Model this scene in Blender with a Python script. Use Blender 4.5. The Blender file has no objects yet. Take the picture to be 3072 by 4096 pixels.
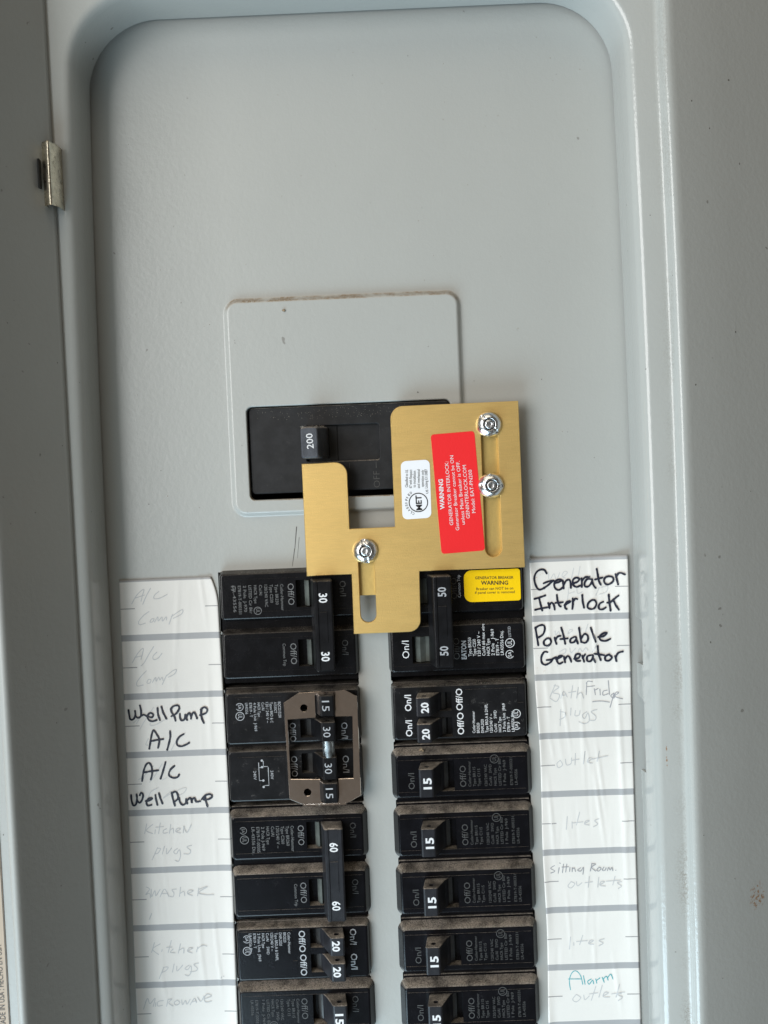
import bpy, math, random
from mathutils import Vector, Matrix
from mathutils.geometry import tessellate_polygon

random.seed(7)
S = bpy.context.scene
COL = S.collection
MM = 0.001

# ------------------------------------------------------------------ camera
# Panel coordinates used everywhere below, in millimetres:
# x to the right, v up, w out of the panel towards the viewer.
def W3(x, v, w):
    return Vector((x * MM, -w * MM, v * MM))

cam_d = bpy.data.cameras.new("camera")
cam = bpy.data.objects.new("camera", cam_d)
COL.objects.link(cam)
cam_d.sensor_fit = 'VERTICAL'
cam_d.sensor_height = 24.0
cam_d.lens = 24.0 * 4000.0 / 4096.0
cam_d.clip_start = 0.01
cam_d.clip_end = 50.0
rx, ry, rz = 0.04288, -0.00839, 0.03995
Rm = Matrix.Rotation(rz, 3, 'Z') @ Matrix.Rotation(ry, 3, 'Y') @ Matrix.Rotation(rx, 3, 'X')
P2W = Matrix(((1, 0, 0), (0, 0, -1), (0, 1, 0)))
cam.matrix_world = Matrix.Translation(W3(10.376, 63.579, 425.683)) @ (P2W @ Rm.transposed()).to_4x4()
S.camera = cam

# ------------------------------------------------------------------ light
wd = bpy.data.worlds.new("World")
S.world = wd
wd.use_nodes = True
bg = wd.node_tree.nodes['Background']
bg.inputs[0].default_value = (1.0, 0.92, 0.80, 1)
bg.inputs[1].default_value = 0.105

def area(name, pos, target, sx, sy, watts, color):
    d = bpy.data.lights.new(name, 'AREA')
    d.shape = 'RECTANGLE'; d.size = sx; d.size_y = sy
    d.energy = watts; d.color = color
    o = bpy.data.objects.new(name, d); COL.objects.link(o)
    p = W3(*pos); o.location = p
    o.rotation_euler = (W3(*target) - p).to_track_quat('-Z', 'Y').to_euler()
    return o
# the open doorway to the left of and a little above the photographer
area("doorway_light", (-740, 190, 960), (0, -20, 0), 0.72, 0.8, 13.2, (0.99, 0.985, 0.97))
# daylight thrown up by the pale ground outside, and the warmer glow of the room overhead
area("ground_bounce", (-420, -740, 400), (0, -160, 0), 0.8, 0.6, 13.5, (0.64, 0.86, 1.0))
area("ceiling_glow", (-250, 1100, 700), (0, 120, 0), 1.2, 0.8, 5.2, (1.0, 0.88, 0.70))

S.view_settings.view_transform = 'Standard'
S.view_settings.look = 'None'
S.view_settings.exposure = 0.0
S.view_settings.gamma = 1.0

# ------------------------------------------------------------------ materials
def new_mat(name):
    m = bpy.data.materials.new(name); m.use_nodes = True
    nt = m.node_tree
    return m, nt, nt.nodes['Principled BSDF']

def nd(nt, typ, **kw):
    n = nt.nodes.new(typ)
    for k, val in kw.items():
        if k in n.bl_rna.properties.keys():
            setattr(n, k, val)
        else:
            n.inputs[k.replace('_', ' ')].default_value = val
    return n

def noise(nt, co, scale, detail=3.0, rough=0.6):
    n = nd(nt, 'ShaderNodeTexNoise', Scale=scale, Detail=detail, Roughness=rough)
    nt.links.new(co, n.inputs['Vector'])
    return n.outputs['Fac']

def rng(nt, val, a, b, c=0.0, d=1.0):
    n = nt.nodes.new('ShaderNodeMapRange'); n.interpolation_type = 'SMOOTHSTEP'
    n.inputs[1].default_value = a; n.inputs[2].default_value = b
    n.inputs[3].default_value = c; n.inputs[4].default_value = d
    nt.links.new(val, n.inputs[0])
    return n.outputs[0]

def mth(nt, op, a, b):
    n = nt.nodes.new('ShaderNodeMath'); n.operation = op
    for i, q in enumerate((a, b)):
        if isinstance(q, (int, float)): n.inputs[i].default_value = q
        else: nt.links.new(q, n.inputs[i])
    return n.outputs[0]

def mix(nt, fac, a, b):
    n = nt.nodes.new('ShaderNodeMix'); n.data_type = 'RGBA'
    for i, q in ((0, fac), (6, a), (7, b)):
        if isinstance(q, (int, float)): n.inputs[i].default_value = q
        elif isinstance(q, tuple): n.inputs[i].default_value = q + (1.0,)
        else: nt.links.new(q, n.inputs[i])
    return n.outputs[2]

def bump(nt, b, height, strength, dist):
    n = nt.nodes.new('ShaderNodeBump')
    n.inputs['Strength'].default_value = strength
    n.inputs['Distance'].default_value = dist
    nt.links.new(height, n.inputs['Height'])
    nt.links.new(n.outputs[0], b.inputs['Normal'])

def position(nt):
    g = nt.nodes.new('ShaderNodeNewGeometry')
    sep = nt.nodes.new('ShaderNodeSeparateXYZ'); nt.links.new(g.outputs['Position'], sep.inputs[0])
    sn = nt.nodes.new('ShaderNodeSeparateXYZ'); nt.links.new(g.outputs['Normal'], sn.inputs[0])
    return g.outputs['Position'], sep.outputs, sn.outputs

DUST = (0.42, 0.37, 0.315)

def paint(name, base=(0.385, 0.392, 0.374), rough=0.36, dirt=None):
    m, nt, b = new_mat(name)
    pos, P, N = position(nt)
    mott = rng(nt, noise(nt, pos, 22, 4), 0.3, 0.7)
    c = mix(nt, mott, tuple(q * 0.988 for q in base), tuple(q * 1.01 for q in base))
    # faint rubs
    mp = nt.nodes.new('ShaderNodeMapping'); mp.inputs['Rotation'].default_value = (0, 0.35, 0); mp.inputs['Scale'].default_value = (1.0, 1.0, 0.06)
    nt.links.new(pos, mp.inputs[0])
    ru = rng(nt, noise(nt, mp.outputs[0], 420, 2, 0.5), 0.74, 0.80)
    c = mix(nt, mth(nt, 'MULTIPLY', ru, 0.16), c, (0.22, 0.21, 0.20))
    # fly specks and grit
    sp = rng(nt, noise(nt, pos, 520, 1.0, 0.4), 0.80, 0.83)
    c = mix(nt, mth(nt, 'MULTIPLY', sp, 0.75), c, (0.06, 0.05, 0.04))
    sc = rng(nt, noise(nt, pos, 260, 1.0, 0.4), 0.79, 0.815)
    c = mix(nt, mth(nt, 'MULTIPLY', sc, 0.5), c, (0.10, 0.085, 0.07))
    # dust lying on ledges
    up = rng(nt, N[2], 0.12, 0.45)
    dn = rng(nt, noise(nt, pos, 1500, 3, 0.7), 0.30, 0.55)
    dl = rng(nt, noise(nt, pos, 110, 3), 0.34, 0.62)
    c = mix(nt, mth(nt, 'MULTIPLY', mth(nt, 'MULTIPLY', up, dn), dl), c, (0.21, 0.155, 0.10))
    if dirt:
        x0, x1, x2 = dirt
        band = mth(nt, 'MULTIPLY', rng(nt, P[0], x0, x1, 0.0, 1.0), rng(nt, P[0], x2 + 0.0006, x2))
        band = mth(nt, 'POWER', band, 2.4)
        big = rng(nt, noise(nt, pos, 30, 3, 0.65), 0.36, 0.64, 0.12, 1.0)
        low = rng(nt, P[2], 0.12, -0.05, 0.35, 1.0)
        fine = rng(nt, noise(nt, pos, 1300, 4, 0.8), 0.44, 0.60)
        f = mth(nt, 'MULTIPLY', mth(nt, 'MULTIPLY', band, big), mth(nt, 'MULTIPLY', low, fine))
        c = mix(nt, mth(nt, 'MULTIPLY', f, 0.75), c, (0.17, 0.135, 0.10))
        # rust: a patch far right and a short run on the lip
        for cx, cz, sx, sz, sc_ in ((0.1545, -0.1185, 0.0050, 0.0075, 620), (0.1168, -0.056, 0.0005, 0.0080, 700)):
            dx = mth(nt, 'MULTIPLY', mth(nt, 'SUBTRACT', P[0], cx), 1 / sx); dz = mth(nt, 'MULTIPLY', mth(nt, 'SUBTRACT', P[2], cz), 1 / sz)
            rr = mth(nt, 'ADD', mth(nt, 'MULTIPLY', dx, dx), mth(nt, 'MULTIPLY', dz, dz))
            near = rng(nt, rr, 1.0, 0.1)
            spot = rng(nt, mth(nt, 'ADD', noise(nt, pos, sc_, 4, 0.7), mth(nt, 'MULTIPLY', near, 0.10)), 0.58, 0.66)
            c = mix(nt, mth(nt, 'MULTIPLY', mth(nt, 'MULTIPLY', near, spot), 0.85), c, (0.26, 0.13, 0.055))
    nt.links.new(c, b.inputs['Base Color'])
    b.inputs['Roughness'].default_value = rough
    h = mth(nt, 'ADD', noise(nt, pos, 520, 2), mth(nt, 'MULTIPLY', noise(nt, pos, 110, 2), 0.8))
    bump(nt, b, h, 0.12, 0.0006)
    return m

def plastic(name, base=(0.013, 0.013, 0.015), rough=0.33, dust=0.5, scuff=0.3, grain=0.05):
    m, nt, b = new_mat(name)
    pos, P, N = position(nt)
    c0 = tuple(q * 0.75 for q in base)
    c = mix(nt, rng(nt, noise(nt, pos, 160, 4), 0.3, 0.7), c0, tuple(q * 1.3 for q in base))
    # grey scuffs
    scf = mth(nt, 'MULTIPLY', rng(nt, noise(nt, pos, 230, 5, 0.75), 0.56, 0.72), rng(nt, noise(nt, pos, 2600, 2, 0.7), 0.45, 0.62))
    c = mix(nt, mth(nt, 'MULTIPLY', scf, scuff), c, (0.20, 0.19, 0.18))
    # dust on whatever faces up
    up = rng(nt, N[2], 0.30, 0.62)
    fuzz = rng(nt, noise(nt, pos, 2300, 3, 0.8), 0.34, 0.62, 0.12, 1.0)
    pat = rng(nt, noise(nt, pos, 130, 4), 0.30, 0.62, 0.25, 1.0)
    d = mth(nt, 'MULTIPLY', mth(nt, 'MULTIPLY', up, fuzz), mth(nt, 'MULTIPLY', pat, dust))
    c = mix(nt, d, c, DUST)
    nt.links.new(c, b.inputs['Base Color'])
    r = nt.nodes.new('ShaderNodeMath'); r.operation = 'MULTIPLY_ADD'
    nt.links.new(d, r.inputs[0]); r.inputs[1].default_value = 0.5; r.inputs[2].default_value = rough
    nt.links.new(r.outputs[0], b.inputs['Roughness'])
    b.inputs['Specular IOR Level'].default_value = 0.26
    h = mth(nt, 'ADD', mth(nt, 'MULTIPLY', noise(nt, pos, 1400, 3), grain * 4), mth(nt, 'MULTIPLY', mth(nt, 'MULTIPLY', fuzz, d), 1.4))
    bump(nt, b, h, 0.35, 0.0004)
    return m

def flat(name, col, rough=0.5, metal=0.0, spec=0.5):
    m, nt, b = new_mat(name)
    b.inputs['Base Color'].default_value = col + (1.0,)
    b.inputs['Roughness'].default_value = rough
    b.inputs['Metallic'].default_value = metal
    b.inputs['Specular IOR Level'].default_value = spec
    return m

def metal(name, col, rough, bumps=(900, 0.05), metallic=1.0, var=0.12, stretch=None, spots=None, rvar=0.22, vscale=260):
    m, nt, b = new_mat(name)
    pos, P, N = position(nt)
    co = pos
    if stretch:
        mp = nt.nodes.new('ShaderNodeMapping'); mp.inputs['Scale'].default_value = stretch
        nt.links.new(pos, mp.inputs[0]); co = mp.outputs[0]
    f = rng(nt, noise(nt, co, vscale, 4), 0.3, 0.7)
    c = mix(nt, f, tuple(q * (1 - var) for q in col), tuple(min(1, q * (1 + var)) for q in col))
    if spots:
        s = rng(nt, noise(nt, pos, 480, 4, 0.7), 0.58, 0.70)
        c = mix(nt, mth(nt, 'MULTIPLY', s, 0.7), c, spots)
    nt.links.new(c, b.inputs['Base Color'])
    b.inputs['Metallic'].default_value = metallic
    nt.links.new(rng(nt, noise(nt, co, 500, 3), 0.2, 0.8, rough * (1 - rvar), rough * (1 + rvar)), b.inputs['Roughness'])
    if bumps:
        bump(nt, b, noise(nt, pos, bumps[0], 3, 0.6), bumps[1], 0.0006)
    return m

M = {}
M['paint'] = paint('grey_enamel', rough=0.30)
M['trim'] = paint('grey_enamel_trim', rough=0.14, dirt=(0.1150, 0.1232, 0.1236))
M['door'] = paint('grey_enamel_door', base=(0.335, 0.338, 0.320), rough=0.42)
M['black_clean'] = plastic('black_plastic_clean', base=(0.006, 0.006, 0.007), rough=0.2, dust=0.18, scuff=0.08)
M['black_main'] = plastic('black_plastic_matt', base=(0.014, 0.014, 0.015), rough=0.50, dust=0.55, scuff=0.10, grain=0.03)
M['black_worn'] = plastic('black_plastic_worn', base=(0.010, 0.010, 0.011), rough=0.24, dust=0.35, scuff=0.5)
M['black_dusty'] = plastic('black_plastic_dusty', base=(0.0045, 0.0045, 0.006), rough=0.2, dust=1.0, scuff=0.05)
M['handle'] = plastic('black_handle', base=(0.016, 0.016, 0.019), rough=0.36, dust=1.0, scuff=0.15)
M['handle_clean'] = plastic('black_handle_clean', base=(0.007, 0.007, 0.008), rough=0.28, dust=0.35, scuff=0.06)
M['handle_main'] = plastic('black_handle_textured', base=(0.060, 0.064, 0.074), rough=0.46, dust=0.9, scuff=0.12, grain=0.25)
M['rocker'] = plastic('black_rocker', base=(0.03, 0.03, 0.03), rough=0.16, dust=0.2, scuff=0.05, grain=0.01)
M['window'] = plastic('smoked_indicator', base=(0.075, 0.082, 0.075), rough=0.22, dust=0.2, scuff=0.1, grain=0.01)
M['dark'] = flat('enclosure_inside', (0.006, 0.006, 0.006), 0.8)
M['gold'] = metal('gold_anodised', (0.76, 0.515, 0.185), 0.42, bumps=(2000, 0.16), metallic=0.75, var=0.035, rvar=0.06, vscale=2300, stretch=(0.10, 1.0, 1.0))
M['gold_back'] = metal('gold_anodised_back', (0.66, 0.47, 0.165), 0.45, bumps=(600, 0.12), metallic=0.72, var=0.03, rvar=0.05, vscale=1500)
M['zinc'] = metal('bright_zinc', (0.72, 0.73, 0.74), 0.24, bumps=(900, 0.20), var=0.10)
M['zinc_dark'] = metal('zinc_rough', (0.55, 0.56, 0.57), 0.30, bumps=(900, 0.5), var=0.2)
M['nickel'] = metal('bracket_nickel', (0.93, 0.79, 0.70), 0.15, bumps=(110, 0.30), var=0.04, rvar=0.05)  # warm tint in the colour stands for coppery reflections of the surroundings
M['tube'] = metal('tie_tube_steel', (0.80, 0.82, 0.82), 0.30, bumps=(300, 0.05))
M['clip'] = metal('clip_nickel', (0.60, 0.55, 0.44), 0.30, bumps=(500, 0.25), var=0.2, spots=(0.10, 0.075, 0.05))
def vinyl(name, col, rough, spec):
    m = flat(name, col, rough, spec=spec); nt = m.node_tree
    pos, P, N = position(nt)
    bump(nt, nt.nodes['Principled BSDF'], noise(nt, pos, 1300, 3), 0.22, 0.0004)
    return m
M['red'] = vinyl('red_vinyl', (0.78, 0.022, 0.025), 0.38, 0.35)
M['white'] = flat('white_vinyl', (0.78, 0.79, 0.82), 0.40)
M['yellow'] = vinyl('yellow_vinyl', (0.88, 0.56, 0.002), 0.34, 0.4)
M['ink_white'] = flat('ink_white', (0.68, 0.68, 0.69), 0.5)
M['ink_pale'] = flat('ink_pale', (0.36, 0.37, 0.39), 0.5)
M['ink_grey'] = flat('ink_grey', (0.13, 0.13, 0.13), 0.5)
M['ink_dim'] = flat('ink_dim', (0.050, 0.048, 0.046), 0.55)
M['ink_black'] = flat('ink_black', (0.012, 0.012, 0.012), 0.5)
M['marker'] = flat('marker_ink', (0.012, 0.014, 0.028), 0.42)
M['pencil'] = flat('pencil', (0.50, 0.50, 0.50), 0.6)
M['pencil_faint'] = flat('pencil_faint', (0.56, 0.555, 0.55), 0.6)
M['pencil_dark'] = flat('pencil_dark', (0.30, 0.30, 0.32), 0.5)
M['teal'] = flat('teal_pen', (0.05, 0.36, 0.40), 0.5)
M['band'] = flat('printed_grey', (0.34, 0.34, 0.345), 0.55)
M['tick'] = flat('printed_tick', (0.30, 0.29, 0.29), 0.55)
M['scratch'] = flat('bare_scratch', (0.09, 0.085, 0.08), 0.5)
M['crumb'] = flat('crumb', (0.30, 0.22, 0.14), 0.9)

def paper_mat(name, base, stain=None):
    m, nt, b = new_mat(name)
    pos, P, N = position(nt)
    c = mix(nt, rng(nt, noise(nt, pos, 60, 4), 0.3, 0.7), tuple(q * 0.97 for q in base), base)
    if stain:
        x0, x1 = stain
        e = mth(nt, 'MULTIPLY', mth(nt, 'MULTIPLY', rng(nt, P[0], x1, x0), rng(nt, P[0], 0.060, 0.066)), rng(nt, P[2], -0.045, -0.01))
        s = mth(nt, 'MULTIPLY', rng(nt, noise(nt, pos, 900, 3, 0.7), 0.56, 0.64), rng(nt, noise(nt, pos, 110, 2), 0.45, 0.6))
        c = mix(nt, mth(nt, 'MULTIPLY', mth(nt, 'MULTIPLY', s, e), 0.7), c, (0.42, 0.19, 0.09))
    nt.links.new(c, b.inputs['Base Color'])
    b.inputs['Roughness'].default_value = 0.55
    bump(nt, b, noise(nt, pos, 1100, 3), 0.05, 0.0004)
    return m
M['paper'] = paper_mat('white_paper', (0.715, 0.685, 0.645), (0.0675, 0.0765))
M['kraft'] = paper_mat('tan_label', (0.37, 0.29, 0.215))

# ------------------------------------------------------------------ mesh helper
class MB:
    def __init__(s):
        s.v = []; s.f = []; s.m = []; s.s = []
    def add(s, pts):
        i = len(s.v); s.v.extend(pts); return list(range(i, i + len(pts)))
    def face(s, ids, mat=0, smooth=False):
        s.f.append(tuple(ids)); s.m.append(mat); s.s.append(smooth)
    def strip(s, a, b, closed=True, mat=0, smooth=False):
        n = len(a)
        for i in range(n if closed else n - 1):
            j = (i + 1) % n
            s.face((a[i], a[j], b[j], b[i]), mat, smooth)
    def fill(s, loops, mat=0):
        """loops: vertex id loops, outer first; planar fill with holes"""
        flatids = [i for l in loops for i in l]
        tris = tessellate_polygon([[Vector(s.v[i]) for i in l] for l in loops])
        for t in tris:
            s.face([flatids[k] for k in t], mat)
    def prism(s, outer, w0, w1, holes=(), b=0.2, mp=None, back=True, mat=0):
        mp = mp or (lambda p, q, h: (p, q, h))
        tops, bots = [], []
        for k, lp in enumerate([outer] + list(holes)):
            inner = offset(lp, b if k == 0 else -b)
            r0 = s.add([mp(p, q, w0) for p, q in lp])
            r1 = s.add([mp(p, q, w1 - b) for p, q in lp])
            r2 = s.add([mp(p, q, w1) for p, q in inner])
            s.strip(r0, r1, mat=mat); s.strip(r1, r2, mat=mat)
            tops.append(r2); bots.append(r0)
        s.fill(tops, mat)
        if back: s.fill(bots, mat)
    def box(s, x0, x1, v0, v1, w0, w1, b=0.15, mat=0):
        s.prism([(x0, v0), (x1, v0), (x1, v1), (x0, v1)], w0, w1, b=b, mat=mat)
    def lathe(s, prof, cx, cv, n=48, fn=None, smooth=True):
        rings = []
        for r, w in prof:
            pts = []
            for i in range(n):
                a = 2 * math.pi * i / n
                ww = w + (fn(r, a) if fn else 0.0)
                pts.append((cx + r * math.cos(a), cv + r * math.sin(a), ww))
            rings.append(s.add(pts))
        for a, b in zip(rings, rings[1:]): s.strip(a, b, smooth=smooth)
        s.face(rings[-1])

def offset(poly, d):
    """inset a closed polygon by d (negative grows); orientation independent"""
    A = sum(poly[i][0] * poly[(i + 1) % len(poly)][1] - poly[(i + 1) % len(poly)][0] * poly[i][1] for i in range(len(poly)))
    sg = 1 if A > 0 else -1
    n = len(poly); out = []
    for i in range(n):
        p0, p1, p2 = Vector(poly[i - 1]), Vector(poly[i]), Vector(poly[(i + 1) % n])
        e1 = (p1 - p0).normalized(); e2 = (p2 - p1).normalized()
        n1 = Vector((-e1.y, e1.x)) * sg; n2 = Vector((-e2.y, e2.x)) * sg
        m = n1 + n2
        if m.length < 1e-6: m = n1
        m = m / max(0.35, m.dot(n1))
        q = p1 + m * d
        out.append((q.x, q.y))
    return out

def arc(cx, cy, r, a0, a1, n=7):
    return [(cx + r * math.cos(math.radians(a0 + (a1 - a0) * i / n)), cy + r * math.sin(math.radians(a0 + (a1 - a0) * i / n))) for i in range(n + 1)]

def rrect(x0, x1, v0, v1, r=1.0, n=5):
    rs = r if isinstance(r, (list, tuple)) else (r,) * 4    # BL BR TR TL
    return (arc(x0 + rs[0], v0 + rs[0], rs[0], 180, 270, n) + arc(x1 - rs[1], v0 + rs[1], rs[1], 270, 360, n)
            + arc(x1 - rs[2], v1 - rs[2], rs[2], 0, 90, n) + arc(x0 + rs[3], v1 - rs[3], rs[3], 90, 180, n))

def circle(cx, cy, r, n=16):
    return [(cx + r * math.cos(2 * math.pi * i / n), cy + r * math.sin(2 * math.pi * i / n)) for i in range(n)]

def build(name, mb, mats, parent=None):
    me = bpy.data.meshes.new(name)
    me.from_pydata([(x * MM, -w * MM, v * MM) for x, v, w in mb.v], [], mb.f)
    if not isinstance(mats, (list, tuple)): mats = [mats]
    for m in mats: me.materials.append(m)
    me.polygons.foreach_set('material_index', mb.m)
    me.polygons.foreach_set('use_smooth', mb.s)
    me.validate(); me.update()
    o = bpy.data.objects.new(name, me); COL.objects.link(o)
    if parent: o.parent = parent
    return o

def thing(name, label, cat, x=0, v=0, flip=False, group=None):
    o = bpy.data.objects.new(name, None); COL.objects.link(o)
    o.empty_display_size = 0.01
    o.location = W3(x, v, 0)
    if flip: o.rotation_euler = (0, math.pi, 0)
    o['label'] = label; o['category'] = cat; o['kind'] = 'thing'
    if group: o['group'] = group
    return o

# ------------------------------------------------------------------ lettering
_txt = {}
def glyphs(s, bold):
    key = (s, bold)
    if key not in _txt:
        cu = bpy.data.curves.new('lettering', 'FONT'); cu.body = s; cu.size = 1.0
        cu.resolution_u = 2; cu.offset = bold
        o = bpy.data.objects.new('lettering', cu); COL.objects.link(o)
        bpy.context.view_layer.update()
        me = bpy.data.meshes.new_from_object(o.evaluated_get(bpy.context.evaluated_depsgraph_get()))
        vs = [(q.co.x, q.co.y) for q in me.vertices]; fs = [tuple(p.vertices) for p in me.polygons]
        bpy.data.objects.remove(o); bpy.data.curves.remove(cu); bpy.data.meshes.remove(me)
        x0 = min(q[0] for q in vs); x1 = max(q[0] for q in vs)
        _txt[key] = ([((a - x0) / (x1 - x0), b) for a, b in vs], fs)
    return _txt[key]
CAP = max(q[1] for q in glyphs('H', 0.0)[0])

def write(mb, s, p0, p1, cap, w, bold=0.0):
    """lettering whose baseline runs from p0 to p1 on the plane w"""
    vs, fs = glyphs(s, bold)
    d = Vector(p1) - Vector(p0); n = Vector((-d.y, d.x)).normalized() * (cap / CAP)
    ids = mb.add([(p0[0] + d.x * a + n.x * b, p0[1] + d.y * a + n.y * b, w) for a, b in vs])
    for f in fs: mb.face([ids[k] for k in f])

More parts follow.
